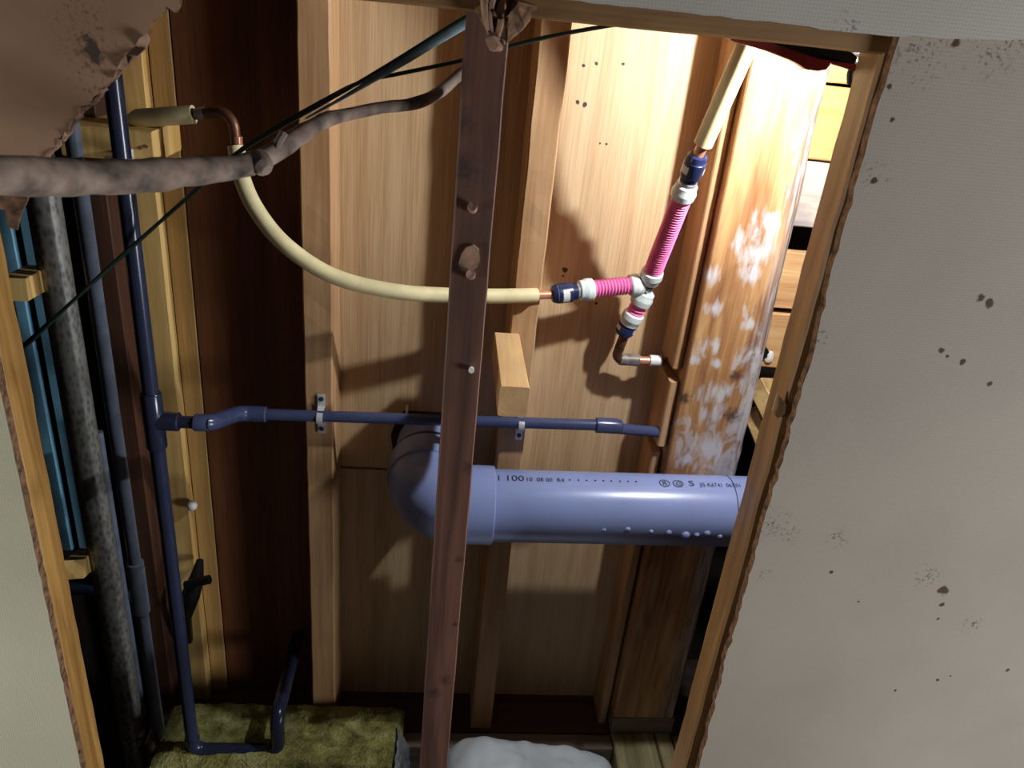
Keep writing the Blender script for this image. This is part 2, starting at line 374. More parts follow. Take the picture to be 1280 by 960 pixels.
e = ragged([(690, -3), (810, 11), (880, 19), (960, 28), (1060, 40), (1124, 46), (1290, 51)], .745, .0008)
zt = P(690, -3, .745).z
poly = [(-1.9, 2.3), (-1.9, zt + .004), (e[0][0] - .2, zt + .004)] + e + [(1.9, e[-1][1] - .003), (1.9, 2.3)]
tag(MB().slab(poly, .745, .7595).build('wall_front', [M['paper_top'], M['core']]), 'smooth pale board above the opening', kind='structure')
xl = P(62, 776, .76).x
poly = [(-1.9, 0.0), (xl, 0.0)] + [(xl + noise.noise(Vector((0, 0, z * 60))) * .0015, z) for z in [0.4 + .015 * i for i in range(76)]] + [(xl, zt + .002), (-1.9, zt + .002)]
tag(MB().slab(poly, .76, .772).build('wall_front', [M['paper_left'], M['core']]), 'pale grey-green board left of the opening', kind='structure')
# frame of the opening: two uprights and the head
xr = P(1000, 340, .82).x
o = MB().beam((xr + .0225, .796, 0), (xr + .0225, .796, 1.62), .045, .047, ch=.003, segs=60, wob=.0016).build('trim_1', M['jamb_right']); tag(o, 'brown wooden upright along the right side of the opening', kind='structure')
xj = P(97, 776, .82).x
o = MB().beam((xj - .022, .796, 0), (xj - .022, .796, 1.62), .044, .047, ch=.003, segs=60, wob=.0012).build('trim_2', M['jamb']); tag(o, 'yellow-brown wooden upright along the left side of the opening', kind='structure')
o = MB().beam((-1.2, .795, 1.6 + .0245), (1.2, .795, 1.6 + .0245), .045, .045, dep=(0, 1, 0), ch=.002, segs=70, wob=.001).build('trim_3', M['jamb_x']); tag(o, 'brown wooden head rail across the top of the opening', kind='structure')
# splinters on the right upright
ch = MB().slab([(P(x, y, .7715).x, P(x, y, .7715).z) for x, y in ((972, 492), (983, 506), (981, 518), (972, 523), (965, 514))], .7715, .7735, 0).build('splinter', M['stud'], None)
ch.parent = bpy.data.objects['trim_1']; ch.location = ch.location - bpy.data.objects['trim_1'].location
ch['label'] = 'pale torn chip of wood'

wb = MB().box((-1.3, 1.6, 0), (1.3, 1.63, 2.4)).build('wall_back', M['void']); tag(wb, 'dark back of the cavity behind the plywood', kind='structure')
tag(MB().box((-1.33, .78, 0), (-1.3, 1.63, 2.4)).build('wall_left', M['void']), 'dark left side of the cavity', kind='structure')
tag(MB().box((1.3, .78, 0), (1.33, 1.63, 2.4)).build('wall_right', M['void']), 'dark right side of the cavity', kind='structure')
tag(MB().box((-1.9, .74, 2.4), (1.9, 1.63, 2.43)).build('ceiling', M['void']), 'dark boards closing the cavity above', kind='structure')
tag(MB().box((-1.9, -.6, -.03), (1.9, 1.63, 0)).build('floor', M['dust']), 'dusty floor under the wall', kind='structure')
zs = P(670, 870, 1.155).z; zj = P(452, 585, 1.155).z; ZT = 2.3
def ply(xa, xb, z0, z1, mat, Y=1.155):
    o = MB().box((xa, Y, z0), (xb, Y + .009, z1), ch=.0012).build('plywood_panel', mat); o.parent = wb; o.location = o.location - wb.location; return o
X1 = -.178; X2 = .1295; X3 = PX(868, 240, 1.155) + .03
xs0 = PX(190, 110, 1.155)
ply(X1 + .002, X2 - .001, zj + .002, ZT, M['ply']); ply(X1 + .002, X2 - .001, zs - .02, zj - .003, M['ply'])
ply(X2 + .001, X3, zj + .002, ZT, M['ply']); ply(X2 + .001, X3, zs - .02, zj - .003, M['ply'])
xd = PX(236, 300, 1.155)
ply(xs0, xd - .001, zs - .02, ZT, M['ply_yellow']); ply(xd + .001, X1 - .001, zs - .02, ZT, M['ply_dark'])

# ------------------------------------------------------------------ timber
def upright(name, x, w, Yf, Yb, z0, z1, mat, label, cat, group=None, **k):
    o = MB().beam((x, (Yf + Yb) / 2, z0), (x, (Yf + Yb) / 2, z1), w, Yb - Yf, **k).build(name, mat); return tag(o, label, cat, group)
upright('wall_stud', -.178, .042, 1.07, 1.154, zs, ZT, M['stud'], 'pale wooden wall stud carrying the left pipe clamp, between dark and light plywood', 'stud', segs=60, wob=.0012, ch=.002)
upright('wall_stud', .125, .040, 1.07, 1.154, zs, ZT, M['stud'], 'pale wooden wall stud just right of the dark centre post', 'stud', segs=60, wob=.0014, ch=.002, seed=4)
upright('wall_stud', PX(165, 110, 1.13), PX(182, 110, 1.13) - PX(148, 110, 1.13), 1.13, 1.154, zs, ZT, M['stud_yellow'], 'yellowish thin wall stud behind the upright navy pipe', 'stud', segs=40, wob=.0008)
xk = PX(128, 340, 1.10)
upright('dark_board', xk, .044, 1.095, 1.15, zs, ZT, M['dark'], 'dark brown upright board between the thin grey pipe and the navy pipe', 'board', segs=30)
# centre post with its nails
cx = (.0085 + .0505) / 2
o = thing('center_post', (cx, .842, 0), 'dark red-brown wooden upright in front of the pipes, studded with nails', 'post'); o.name = 'slim_post'
MB().beam((cx, .842, 0), (cx, .842, 1.66), .0425, .044, ch=.0014, segs=70, wob=.0009, seed=2).build('shaft', M['post'], o)
for (x, y, r) in ((591, 262, .0055), (589, 345, .0055)):
    c = P(x, y, .818); n1 = MB()
    n1.tube([c + Vector((0, .01, 0)), c, c + Vector((-.001, -.008, .004)), c + Vector((-.001, -.011, .006))], [r * .55, r * .8, r, r * .5], 10)
    n1.tube([c + Vector((-.001, -.0095, .005)), c + Vector((-.001, -.0125, .0065)), c + Vector((-.001, -.0122, .0063))], [r * .95, r * .9, r * .4], 10)
    n1.build('nail', M['flake'], o)
c = P(589, 462, .82); MB().tube([c + Vector((0, .01, 0)), c + Vector((0, -.007, .002))], [.002, .0035], 10).build('nail', M['white_sleeve'], o)['label'] = 'small pale nail head'
fl = [(583, 309), (592, 306), (599, 312), (600, 326), (596, 334), (588, 340), (577, 338), (573, 330), (577, 318)]
MB().slab([(P(x, y, .818).x, P(x, y, .818).z) for x, y in fl], .8165, .8205, 0).build('paper_scrap', M['flake'], o)['label'] = 'grey-brown scrap of torn board stuck to the face'
# torn clump hanging from the head rail over the post
o = thing('torn_clump', P(625, 20, .775), 'crumpled brown clump of torn board hanging at the head rail', 'debris')
c = P(620, 40, .775)
mb = MB()
for k in range(5):
    a = P(606 + k * 11, -8, .768 + .004 * k); b = P(612 + k * 5, 48 - 3 * abs(k - 1.5), .772); mid = (a + b) / 2 + Vector((random.uniform(-.006, .006), -.006, 0))
    pts = spline([a, mid, b], 5); mb.tube(pts, lerpl([.010, .0075, .004], len(pts)), 7, smooth=False, flat=.45)
mb.build('torn_strips', M['flake'], o)
fan = [(590, 10), (598, 20), (607, 38), (615, 54), (622, 60), (634, 54), (646, 44), (656, 32), (668, 18), (672, 8)]
mb = MB(); rim = [P(x, y, .775 - .004 * (i % 2)) for i, (x, y) in enumerate(fan)]; inn = [P(628 + (x - 628) * .45, -2 + y * .45, .762 - .005 * ((i + 1) % 2)) for i, (x, y) in enumerate(fan)]
for i in range(len(fan) - 1): mb.add([rim[i], rim[i + 1], inn[i + 1]], [[0, 1, 2]]); mb.add([rim[i], inn[i + 1], inn[i]], [[0, 1, 2]])
mb.add([v + Vector((0, .004, 0)) for v in rim], [list(range(len(rim)))]); mb.build('crumpled_flap', M['core'], o)
mb = MB(); mb.tube([P(618, 42, .77), P(616, 50, .764), P(618, 57, .764), P(626, 60, .77)], [.004, .007, .006, .003], 8); mb.tube(spline([P(628, 52, .772), P(648, 36, .776), P(660, 22, .79)], 4), .0035, 7, flat=.6)
mb.build('curled_end', M['flake'], o)
# short block towards the camera
bx0 = (P(620, 486, .885) + P(667, 486, .885)) / 2; zt_ = P(645, 486, .885).z
tag(MB().beam((bx0.x, .885, zt_ - .019), (bx0.x, 1.07, zt_ - .019), .038, .043, dep=(0, 0, 1), ch=.0015, segs=6, wob=.0004).build('wood_block', M['block']),
    'short pale block of wood jutting out from the stud right of the dark post', 'block')
bx1 = bx0
# big square post
x0 = P(838, 560, YP).x; x1 = P(930, 560, YP).x
zb = P(805, 915, YP).z
def square_post():
    o = thing('square_post', ((x0 + x1) / 2, 1.09, zb), 'thick square wooden post at right with white mineral stains and worn edge', 'post')
    mb = MB(); vs = []; fs = []; segs = 90; Yf, Yb = YP, 1.135
    for i in range(segs + 1):
        z = zb + (2.35 - zb) * i / segs
        t = max(0, min(1, (z - (1.6 - .62)) / .5)); wane = .006 + .020 * t * (0.8 + .9 * noise.noise(Vector((0, 3, z * 5)))) + .003 * noise.noise(Vector((1, 1, z * 40)))
        wane = max(.003, wane); j = .0007 * noise.noise(Vector((7, 1, z * 30)))
        for x, y in ((x0 + .002 + j, Yf), (x1 - wane, Yf + j), (x1 - wane * .45, Yf + wane * .45), (x1 + j, Yf + wane * 1.3), (x1, Yb), (x0, Yb), (x0 + j, Yf + .002)): vs.append((x, y, z))
    n = 7
    for i in range(segs):
        for k in range(n): fs.append([i * n + k, i * n + (k + 1) % n, (i + 1) * n + (k + 1) % n, (i + 1) * n + k])
    fs += [list(range(n)), [segs * n + k for k in range(n)]]
    mb.add(vs, fs); mb.build('shaft', M['sqpost'], o)
    zc = P(805, 897, YP).z
    MB().box((x0 - .001, YP - .0015, zb), (x1 + .001, 1.136, zc)).build('weathered_foot', M['ledge'], o)['label'] = 'grey weathered foot'
square_post()
# battens on the left flank of the post
xb = x0 - .0085
zz = [P(843, 461, 1.08).z, P(836, 476, 1.08).z, P(823, 556, 1.08).z, P(820, 567, 1.08).z]
upright('batten', xb, .0145, 1.08, 1.154, zz[0], ZT, M['stud'], 'long upper batten edge-on against the left side of the stained post', 'batten', segs=40, ch=.002, wob=.0003)
upright('batten', xb - .001, .0145, 1.075, 1.154, zz[2], zz[1], M['stud'], 'short middle batten offcut beside the stained post, under the copper elbow', 'batten', segs=8, ch=.002, seed=3)
upright('batten', xb - .004, .0145, 1.085, 1.154, zs, zz[3], M['stud'], 'lower batten that runs down behind the big grey drain pipe', 'batten', segs=30, ch=.002, seed=6, wob=.0003)
# boards behind the post on the right
def board(name, pa, pb, Y, th, mat, label, cat='board'):       # pixel corners: left-top, right-bottom
    a = P(*pa, Y); b = P(*pb, Y)
    return tag(MB().beam((a.x, Y + th / 2, (a.z + b.z) / 2), (b.x, Y + th / 2, (a.z + b.z) / 2), abs(a.z - b.z), th, dep=(0, 1, 0), ch=.002, segs=16, wob=.0012).build(name, mat), label, cat)
za = x1 - .06
def rboard(y0, y1, Y, th, mat, label, xx=.62):
    a = P(1000, y0, Y); b = P(1000, y1, Y)
    return tag(MB().beam((za, Y + th / 2, (a.z + b.z) / 2), (xx, Y + th / 2, (a.z + b.z) / 2), abs(a.z - b.z), th, dep=(0, 1, 0), ch=.002, segs=16, wob=.0015, seed=y0).build('wall_board', mat), label, 'board')
rboard(60, 100, 1.14, .02, M['orange_board'], 'narrow orange-tan wall board at top right just under the red clamp')
rboard(104, 198, 1.14, .02, M['orange_board'], 'wide orange-tan wall board right of the post near the top')
rboard(201, 284, 1.145, .02, M['lime_board'], 'grey-white limewashed wall board above the black gap')
rboard(316, 388, 1.145, .02, M['tan_board'], 'tan wall board just below the black gap right of the post')
o = rboard(394, 462, 1.145, .02, M['tan_board'], 'tan wall board with a knot hole, lowest right of the post')
c = P(953, 441, 1.144)
h = MB().tube([c, c + Vector((0, -.004, 0))], [.011, .010], 12).build('knot_hole', M['black']); h.parent = o; h.location = h.location - o.location; h['label'] = 'black knot hole'
h = MB().blob(P(962, 446, 1.142), (.008, .004, .012), 2, amp=.5, fr=90).build('filler_lump', M['white_sleeve']); h.parent = o; h.location = h.location - o.location; h['label'] = 'white lump of filler beside the hole'
# diagonal brace pieces below the boards
a = P(948, 478, 1.09); b = P(985, 545, 1.02); a.x = x1 + .014
tag(MB().beam(a, b, .03, .045, dep=(0, 1, .5), ch=.002, segs=10).build('brace', M['brace']), 'upper light-edged diagonal brace right of the post', 'brace')
a = P(936, 512, 1.09); b = P(975, 590, 1.01); a.x = x1 + .014
tag(MB().beam(a, b, .026, .04, dep=(0, 1, .5), ch=.002, segs=10).build('brace', M['brace']), 'lower diagonal brace right of the post, above the dark gap', 'brace')
a = P(930, 468, 1.14); b = P(990, 482, 1.14)
tag(MB().beam((x1 + .003, 1.125, a.z - .02), (.62, 1.125, a.z - .02), .03, .024, dep=(0, 1, 0), ch=.002).build('ledge_board', M['tan_board']), 'narrow tan ledge board under the knot-holed wall board', 'board')
# bottom timbers
sz = P(670, 914, 1.064).z
tag(MB().beam((-.62, 1.11, sz - .045), (.6, 1.11, sz - .045), .09, .095, dep=(0, 1, 0), ch=.002, segs=30).build('sill_beam', M['sill']), 'dark brown sill beam under the plywood', 'beam')
z2 = P(670, 915, 1.06).z
tag(MB().beam((-.495, 1.042, z2 - .045), (x0 - .002, 1.042, z2 - .045), .088, .034, dep=(0, 1, 0), ch=.003, segs=24, wob=.001).build('ledge_board', M['ledge']), 'grey dusty ledge board along the front of the sill, left of the mossy joist', 'board')
zp = zb
tag(MB().beam((x1 + .002, 1.042, z2 - .045), (.62, 1.042, z2 - .045), .088, .034, dep=(0, 1, 0), ch=.003, segs=8).build('ledge_board', M['ledge']), 'short grey ledge board right of the mossy joist', 'board')
o = thing('joist', ((x0 + x1) / 2, 1.0, 0), 'mossy weathered joist with a groove, running from the foot of the stained post', 'joist')
sp = x0 + (x1 - x0) * .72
MB().beam(((x0 + sp) / 2, .70, zp - .048), ((x0 + sp) / 2, 1.118, zp - .048), sp - x0 - .002, .092, dep=(0, 0, 1), ch=.003, segs=14, wob=.001).build('plank', M['mossy'], o)
MB().beam(((x1 + sp) / 2, .70, zp - .049), ((x1 + sp) / 2, 1.118, zp - .049), x1 - sp - .002, .092, dep=(0, 0, 1), ch=.003, segs=14, wob=.001).build('plank', M['mossy'], o)
tag(MB().beam((x1 + .004, .93, zp - .12), (.60, .93, zp - .12), .03, .16, dep=(0, 1, 0), ch=.002).build('pale_board', M['brace']), 'pale yellow board end low at the right, beside the mossy joist', 'board')
# left side timbers
c = P(128, 182, 1.0)
b = P(192, 203, 1.02); hx = b.x; zt2 = P(176, 164, 1.02).z; zb2 = P(176, 203, 1.02).z
o = thing('crosspiece', (hx, 1.06, zb2), 'short yellow timber crosspiece with two nail holes behind the stick', 'timber')
MB().beam((-.48, 1.075, (zt2 + zb2) / 2), (hx, 1.075, (zt2 + zb2) / 2), zt2 - zb2, .108, dep=(0, 1, 0), ch=.002, segs=10).build('body', M['stud_yellow'], o)
for x, y in ((175, 185), (183, 183)):
    c = P(x, y, 1.0205); MB().tube([c, c + Vector((0, -.0012, 0))], .0022, 8).build('nail_hole', M['core'], o)
a = P(24, 350, 1.0); b = P(52, 372, 1.0)
tag(MB().beam(P(18, 362, .98), P(50, 345, 1.06), .03, .03, dep=(0, 0, 1), ch=.001, segs=3).build('timber_offcut', M['stud_yellow']), 'small yellow timber end between the left frame and the steel pipe', 'timber')
tag(MB().beam(P(92, 712, 1.0), P(112, 695, 1.08), .03, .03, dep=(0, 0, 1), ch=.001, segs=3).build('timber_offcut', M['stud_yellow']), 'small yellow timber end low beside the steel pipe', 'timber')
xa1 = PX(61, 440, 1.12)
for k, (dx, lab) in enumerate(((-.029, 'left'), (0.0, 'right'))):
    xx = xa1 + dx
    tag(MB().beam((xx, 1.126, .70), (xx, 1.126, 2.2), .017, .012, ch=.0015, segs=10).build('blue_siding_strip', M['blue']), f'light blue siding strip far behind the steel pipe, the {lab} one of two', 'siding', 'blue siding strips')
upright('backing_board', xa1 - .03, .20, 1.136, 1.15, .3, 2.2, M['void'], 'black board behind the light blue strips', 'board')

# ------------------------------------------------------------------ pipes
def straightv(name, x, Y, r, z0, z1, mat, label, cat='pipe', n=28):
    return tag(MB().tube([(x, Y, z0), (x, Y, z1)], r, n).build(name, mat), label, cat)
straightv('steel_pipe', -.526, 1.05, .021, 0.0, 2.3, M['galv'], 'thick mottled grey steel pipe, upright at the far left')
o = thing('thin_pipe', (-.4545, 1.0, 0), 'thin blue-grey plastic pipe, upright beside the thick steel pipe', 'pipe')
MB().tube([(-.4545, 1.0, 0), (-.4545, 1.0, 2.3)], .0095, 24).build('tube', M['thin_grey'], o)
z0 = P(178, 703, 1.0).z; z1 = P(184, 765, 1.0).z
MB().tube([(-.4545, 1.0, z1), (-.4545, 1.0, z1 + .001), (-.4545, 1.0, z0 - .001), (-.4545, 1.0, z0)], [.0115, .0128, .0128, .0115], 24).build('socket', M['thin_grey'], o)
c = P(128, 640, 1.1); c2 = P(144, 655, 1.1)
straightv('thin_rod', PX(133, 600, 1.09), 1.09, .006, .3, P(128, 540, 1.09).z, M['thin_grey'], 'slim grey rod hidden behind the thin blue-grey pipe')
tag(MB().tube([P(84, 736, 1.1), P(128, 737, 1.1), P(190, 748, 1.1)], .0105, 20).build('cross_pipe', M['navy_dark']), 'short dark navy pipe running sideways behind the steel pipe', 'pipe')

# navy water line: riser, tee, offset, run
Yn = .96; xn = P(182, 440, Yn).x
o = thing('navy_riser', (xn, Yn, .3), 'dark navy plastic riser pipe with a side tee, at left', 'pipe')
zt3 = P(200, 526, Yn).z; zlow = P(232, 937, Yn).z
MB().tube([(xn, Yn, zlow + .022), (xn, Yn, 2.3)], .0105, 26).build('tube', M['navy_dark'], o)
mb = MB(); mb.tube([(xn, Yn, zt3 - .043), (xn, Yn, zt3 - .041), (xn, Yn, zt3 + .041), (xn, Yn, zt3 + .043)], [.0125, .0138, .0138, .0125], 26)
e1 = P(224, 525, Yn); e1 = Vector((e1.x, Yn, zt3)); mb.tube([(xn, Yn, zt3), (e1.x - .001, Yn, zt3), (e1.x, Yn, zt3)], [.0132, .0132, .012], 26)
mb.build('tee', M['navy_dark'], o)
c = P(143, 203, Yn)
mb = MB(); zc_ = P(147, 203, Yn).z; mb.tube([(xn, Yn, zc_ - .006), (xn, Yn, zc_ + .006)], .0118, 26); mb.box((xn - .020, Yn - .002, zc_ - .006), (xn - .01, Yn + .11, zc_ + .006)); mb.build('pipe_clip', M['zinc'], o)
# the U under it
ux = P(348, 937, Yn).x
pts = [(xn, Yn, zlow + .03)] + fillet((xn, Yn, 1), (xn, Yn, zlow), (ux, Yn, zlow), .02) + fillet((xn, Yn, zlow), (ux, Yn, zlow), (ux, Yn, 1), .02) + [(ux, Yn, zlow + .05)]
pts += fillet((ux, Yn, zlow), (ux, Yn, zlow + .08), (ux, Yn + .2, zlow + .08), .02) + [(ux, 1.154, zlow + .08)]
MB().tube(pts, .012, 24).build('u_bend', M['navy_dark'], o)['label'] = 'U-shaped bend over the yellow wool'

o = thing('navy_branch', P(400, 518, 1.058), 'long horizontal navy pipe with an offset bend, clamped to the studs', 'pipe')
Yh = 1.056; zh = P(350, 519, Yh).z; zh2 = P(740, 531, Yh).z
r = .0088
A = Vector((e1.x + .0003, Yn, zt3)); B = P(262, 529, Yn); B = Vector((B.x, Yn, zt3)); Cc = P(300, 518, Yh); Cc = Vector((Cc.x, Yh, zh)); D = P(333, 518, Yh); D.z = zh
MB().tube([A, B], r, 22).build('tube', M['navy_dark'], o)
pts = [Vector((P(243, 527, Yn).x, Yn, zt3))] + fillet(A, B, Cc, .02, 6) + fillet(B, Cc, D, .02, 6) + [D]
rr = [.0122] * len(pts); rr[0] = .0112; rr[-1] = .0112
MB().tube([pts[0], pts[0] + Vector((.001, 0, 0))] + pts[1:-1] + [D - Vector((.001, 0, 0)), D], [.0112, .0122] + rr[1:-1] + [.0122, .0112], 24).build('offset_elbows', M['navy'], o)
E0 = Vector((P(745, 529, Yh).x, Yh, zh2))
MB().tube([D - Vector((.01, 0, 0)), E0 + Vector((.005, 0, 0))], r, 24).build('tube', M['navy'], o)
capx = P(778, 532, Yh).x
pts = [E0, E0 + Vector((.001, 0, 0)), Vector((capx - .010, Yh, zh2)), Vector((capx - .004, Yh, zh2 - .001)), Vector((capx, Yh, zh2 - .002)), Vector((capx + .001, Yh, zh2 - .002))]
MB().tube(pts, [.0115, .0124, .0124, .0112, .007, .002], 24).build('end_elbow', M['navy'], o)
q1 = P(768, 535, Yh + .01); q2 = P(822, 540, Yh + .03)
MB().tube([q1, q2], .0088, 22).build('tube', M['navy'], o)
def saddle(x, z, label, top=True):
    o = thing('pipe_clamp', (x, 1.07, z), label, 'pipe clamp', 'zinc saddle clamps on the horizontal navy pipe')
    mb = MB(); w = .010; rr = .0102; prof = []
    Yw = 1.0685
    prof = [(.034, Yw), (.013, Yw)] + [(rr * cos(a), Yh - rr * sin(a)) for a in [pi * i / 10 for i in range(0, 11)]] + [(-.013, Yw), (-.034, Yw)]
    vs = []; fs = []
    for (dz, y) in prof:
        for k, (dx, dy) in enumerate(((-w / 2, 0), (w / 2, 0), (w / 2, -.0016), (-w / 2, -.0016))): vs.append((x + dx * (1.15 if abs(dz) > .012 else .9), y + dy, z + dz))
    for i in range(len(prof) - 1):
        for k in range(4): fs.append([i * 4 + k, i * 4 + (k + 1) % 4, (i + 1) * 4 + (k + 1) % 4, (i + 1) * 4 + k])
    fs += [[0, 1, 2, 3], [len(vs) - 4 + k for k in range(4)]]
    mb.add(vs, fs); strap = mb.build('strap', M['zinc'], o)
    for dz in (.026, -.026):
        s = MB().tube([(x, Yw - .0012, z + dz), (x, Yw - .003, z + dz), (x, Yw - .0036, z + dz)], [.0036, .0036, .0015], 12).build('screw', M['screw'], o); s.parent = strap
saddle(PX(401, 518, 1.06), zh, 'zinc saddle clamp holding the navy pipe on the left stud')
saddle(PX(651, 530, 1.06), (zh + zh2) / 2, 'zinc saddle clamp holding the navy pipe just under the wood block')

# big grey drain
o = thing('drain_pipe', (.13, .985, .93), 'large glossy blue-grey drain pipe with elbow, printed marks and drips', 'pipe')
R = .0565; za_, zb_ = P(640, 632, 1.0).z, P(920, 639, 1.0).z; Ya = 1.0
ax = lambda x: Vector((x, Ya, za_ + (zb_ - za_) * (x - PX(640, 632, 1.0)) / (PX(920, 639, 1.0) - PX(640, 632, 1.0))))
xe = PX(930, 620, .95)
MB().tube([ax(.08), ax(xe)], R, 72).build('tube', M['pvc'], o)
MB().tube([ax(xe), ax(.75)], R, 72).build('tube', M['pvc'], o)
MB().tube([ax(xe - .0008), ax(xe + .0008)], R + .0004, 72, caps=False).build('joint_ring', M['rubber_dark'], o)
# elbow: from the pipe socket to the wall
pe = Vector((PX(552, 560, 1.06) , 1.155, 0)); ex = -.008
Rs = .0615
def elbow():
    top = Vector((-.0, 1.17, ax(0).z + .035))
    corner = Vector((ex, Ya, ax(ex).z)); tgt = Vector((ex + .004, 1.18, ax(ex).z + .022))
    s0 = ax(.098); arcp = fillet(s0, corner, tgt, .054, 16)
    mb = MB()
    mb.tube([s0, s0 - Vector((.0015, 0, 0)), s0 - Vector((.026, 0, 0))] + arcp, [Rs - .0015, Rs, Rs] + [Rs - .001] * len(arcp), 72)
    mb.build('elbow', M['pvc'], o)
    d = (tgt - corner).normalized(); b = arcp[-1]
    mb = MB(); mb.tube([b - d * .002, b, b + d * .042, b + d * .043], [Rs - .001, Rs + .0022, Rs + .0022, Rs], 72); mb.build('socket', M['pvc'], o)
    mb = MB(); mb.tube([b + d * .0425, b + d * .052], [Rs - .0005, Rs - .0005], 72); mb.build('joint_ring', M['rubber_dark'], o)
    mb = MB(); mb.tube([b + d * .040, b + d * .14], R, 72); mb.build('stub', M['pvc'], o)
    return corner, tgt, b, d
cn, tg_, eb, ed = elbow()
# ragged sawn hole in the plywood around the stub: dark gap board
hc = eb + ed * ((1.153 - eb.y) / ed.y)
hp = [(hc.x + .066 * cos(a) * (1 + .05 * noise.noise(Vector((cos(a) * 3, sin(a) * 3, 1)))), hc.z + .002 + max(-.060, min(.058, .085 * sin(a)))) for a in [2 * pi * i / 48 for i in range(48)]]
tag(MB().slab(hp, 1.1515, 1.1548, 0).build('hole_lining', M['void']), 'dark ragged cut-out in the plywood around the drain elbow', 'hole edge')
c = P(509, 509, 1.148); tag(MB().tube([c + Vector((0, .006, 0)), c + Vector((0, -.01, -.003)), c + Vector((0, -.011, -.012))], .002, 8).build('bent_nail', M['white_sleeve']), 'small pale bent nail above the drain elbow', 'nail')
# drips
def on_pipe(px, py, rad=R):
    d = ray(px, py); a = ax(0.1); t = (ax(.5) - ax(.1)).normalized(); w = CAM - a
    dp = d - t * d.dot(t); wp = w - t * w.dot(t); A_ = dp.dot(dp); B_ = 2 * dp.dot(wp); C_ = wp.dot(wp) - rad * rad
    disc = max(0, B_ * B_ - 4 * A_ * C_); return CAM + d * ((-B_ - sqrt(disc)) / (2 * A_))
for (x, y, s) in ((755, 662, .8), (785, 661, 1.0), (814, 664, .9), (836, 665, 1.1), (857, 668, 1.6), (871, 668, 1.0), (884, 666, 1.2), (900, 670, .9)):
    c = on_pipe(x, y); rr = .0042 * s
    MB().blob(c + Vector((0, 0, -.001)), (rr * 1.1, rr * .8, rr), 2).build('droplet', M['drop'], o)
# printed marks
tx_axis = (ax(.5) - ax(.1)).normalized()
def text_on_pipe(s, px, py, size, name='printed_mark', stretch=1.0, ring=False):
    cu = bpy.data.curves.new('t', 'FONT'); cu.body = s; cu.size = size; cu.resolution_u = 3
    to = bpy.data.objects.new('t', cu); C.objects.link(to); dg = bpy.context.evaluated_depsgraph_get(); dg.update()
    me = bpy.data.meshes.new_from_object(to.evaluated_get(dg)); bpy.data.objects.remove(to)
    c0 = on_pipe(px, py); a0 = ax(c0.x); rel = c0 - a0; rel -= tx_axis * rel.dot(tx_axis); phi0 = __import__('math').atan2(rel.z, -rel.y)
    fs = [list(p.vertices) for p in me.polygons]; vs = []
    def wrap(u, v): 
        ph = phi0 + v / R; return a0 + tx_axis * u + Vector((0, -cos(ph), sin(ph))) * (R + .0008)
    for v in me.vertices: vs.append(wrap(v.co.x * stretch, v.co.y))
    mb = MB(); mb.add(vs, fs)
    if ring:
        n = 24; rv = []; rf = []; cxx, cyy = size * .30 * stretch, size * .34
        for i in range(n):
            a = 2 * pi * i / n
            for r_ in (size * .62, size * .52): rv.append(wrap(cxx + cos(a) * r_ * stretch, cyy + sin(a) * r_))
        for i in range(n): j = (i + 1) % n; rf.append([2 * i, 2 * j, 2 * j + 1, 2 * i + 1])
        mb.add(rv, rf)
    mb.build(name, M['pvc_mark'], o)
text_on_pipe('I', 622, 601, .017); text_on_pipe('100', 631, 601, .0175, stretch=1.15)
text_on_pipe('10  08 00  R4', 657, 601.5, .0115, stretch=.95)
for k, x in enumerate((710, 721, 731, 742, 752, 762, 773, 783, 793)): text_on_pipe('.', x, 601 + k * .25, .026)
text_on_pipe('R', 828, 606.5, .0125, stretch=1.1, ring=True); text_on_pipe('G', 845, 607, .0125, stretch=1.1, ring=True); text_on_pipe('S', 861, 607.5, .017, stretch=1.3)
text_on_pipe('JIS K6741', 875, 608.3, .0115, stretch=.85); text_on_pipe('06X01', 908, 609, .0115, stretch=.8)

# ------------------------------------------------------------------ copper / hose line
def Q(x, y, Y): return P(x, y, Y)
tee = Q(806, 360, 1.10)
o = thing('insulated_pipe', Q(480, 368, 1.05), 'long cream-insulated copper pipe curving down from the left and behind the dark post', 'pipe')
# upper-left insulated stub and its elbow
MB().tube([Q(160, 150, 1.06), Q(172, 148, 1.055), Q(242, 143, 1.05)], [.006, .0115, .0115], 20).build('insulation', M['cream'], o)['label'] = 'short cut cream sleeve near the left stud'
el = [Q(236, 144, 1.053)] + fillet(Q(240, 143, 1.05), Q(291, 137, 1.03), Q(296, 190, 1.03), .02) + [Q(296, 190, 1.03)]
MB().tube(el, .0065, 18).build('elbow', M['copper_old'], o)['label'] = 'dark oxidised copper elbow'
MB().tube([Q(246, 142.5, 1.047), Q(256, 141.5, 1.045)], .0078, 18).build('solder_joint', M['solder'], o)
MB().tube([Q(296, 170, 1.03), Q(297, 186, 1.03)], .0068, 18).build('copper_tube', M['copper'], o)
pts = spline([Q(295, 183, 1.03), Q(301, 218, 1.02), Q(318, 258, 1.01), Q(350, 300, 1.0), Q(395, 334, 1.0), Q(440, 353, 1.0), Q(500, 365, 1.005), Q(560, 369, 1.025), Q(620, 370, 1.045), Q(671, 369, 1.063)], 8)
MB().tube(pts, .0107, 24).build('insulation', M['cream'], o)
MB().tube([Q(664, 369, 1.062), Q(696, 368, 1.071)], .0066, 20).build('copper_tube', M['copper'], o)
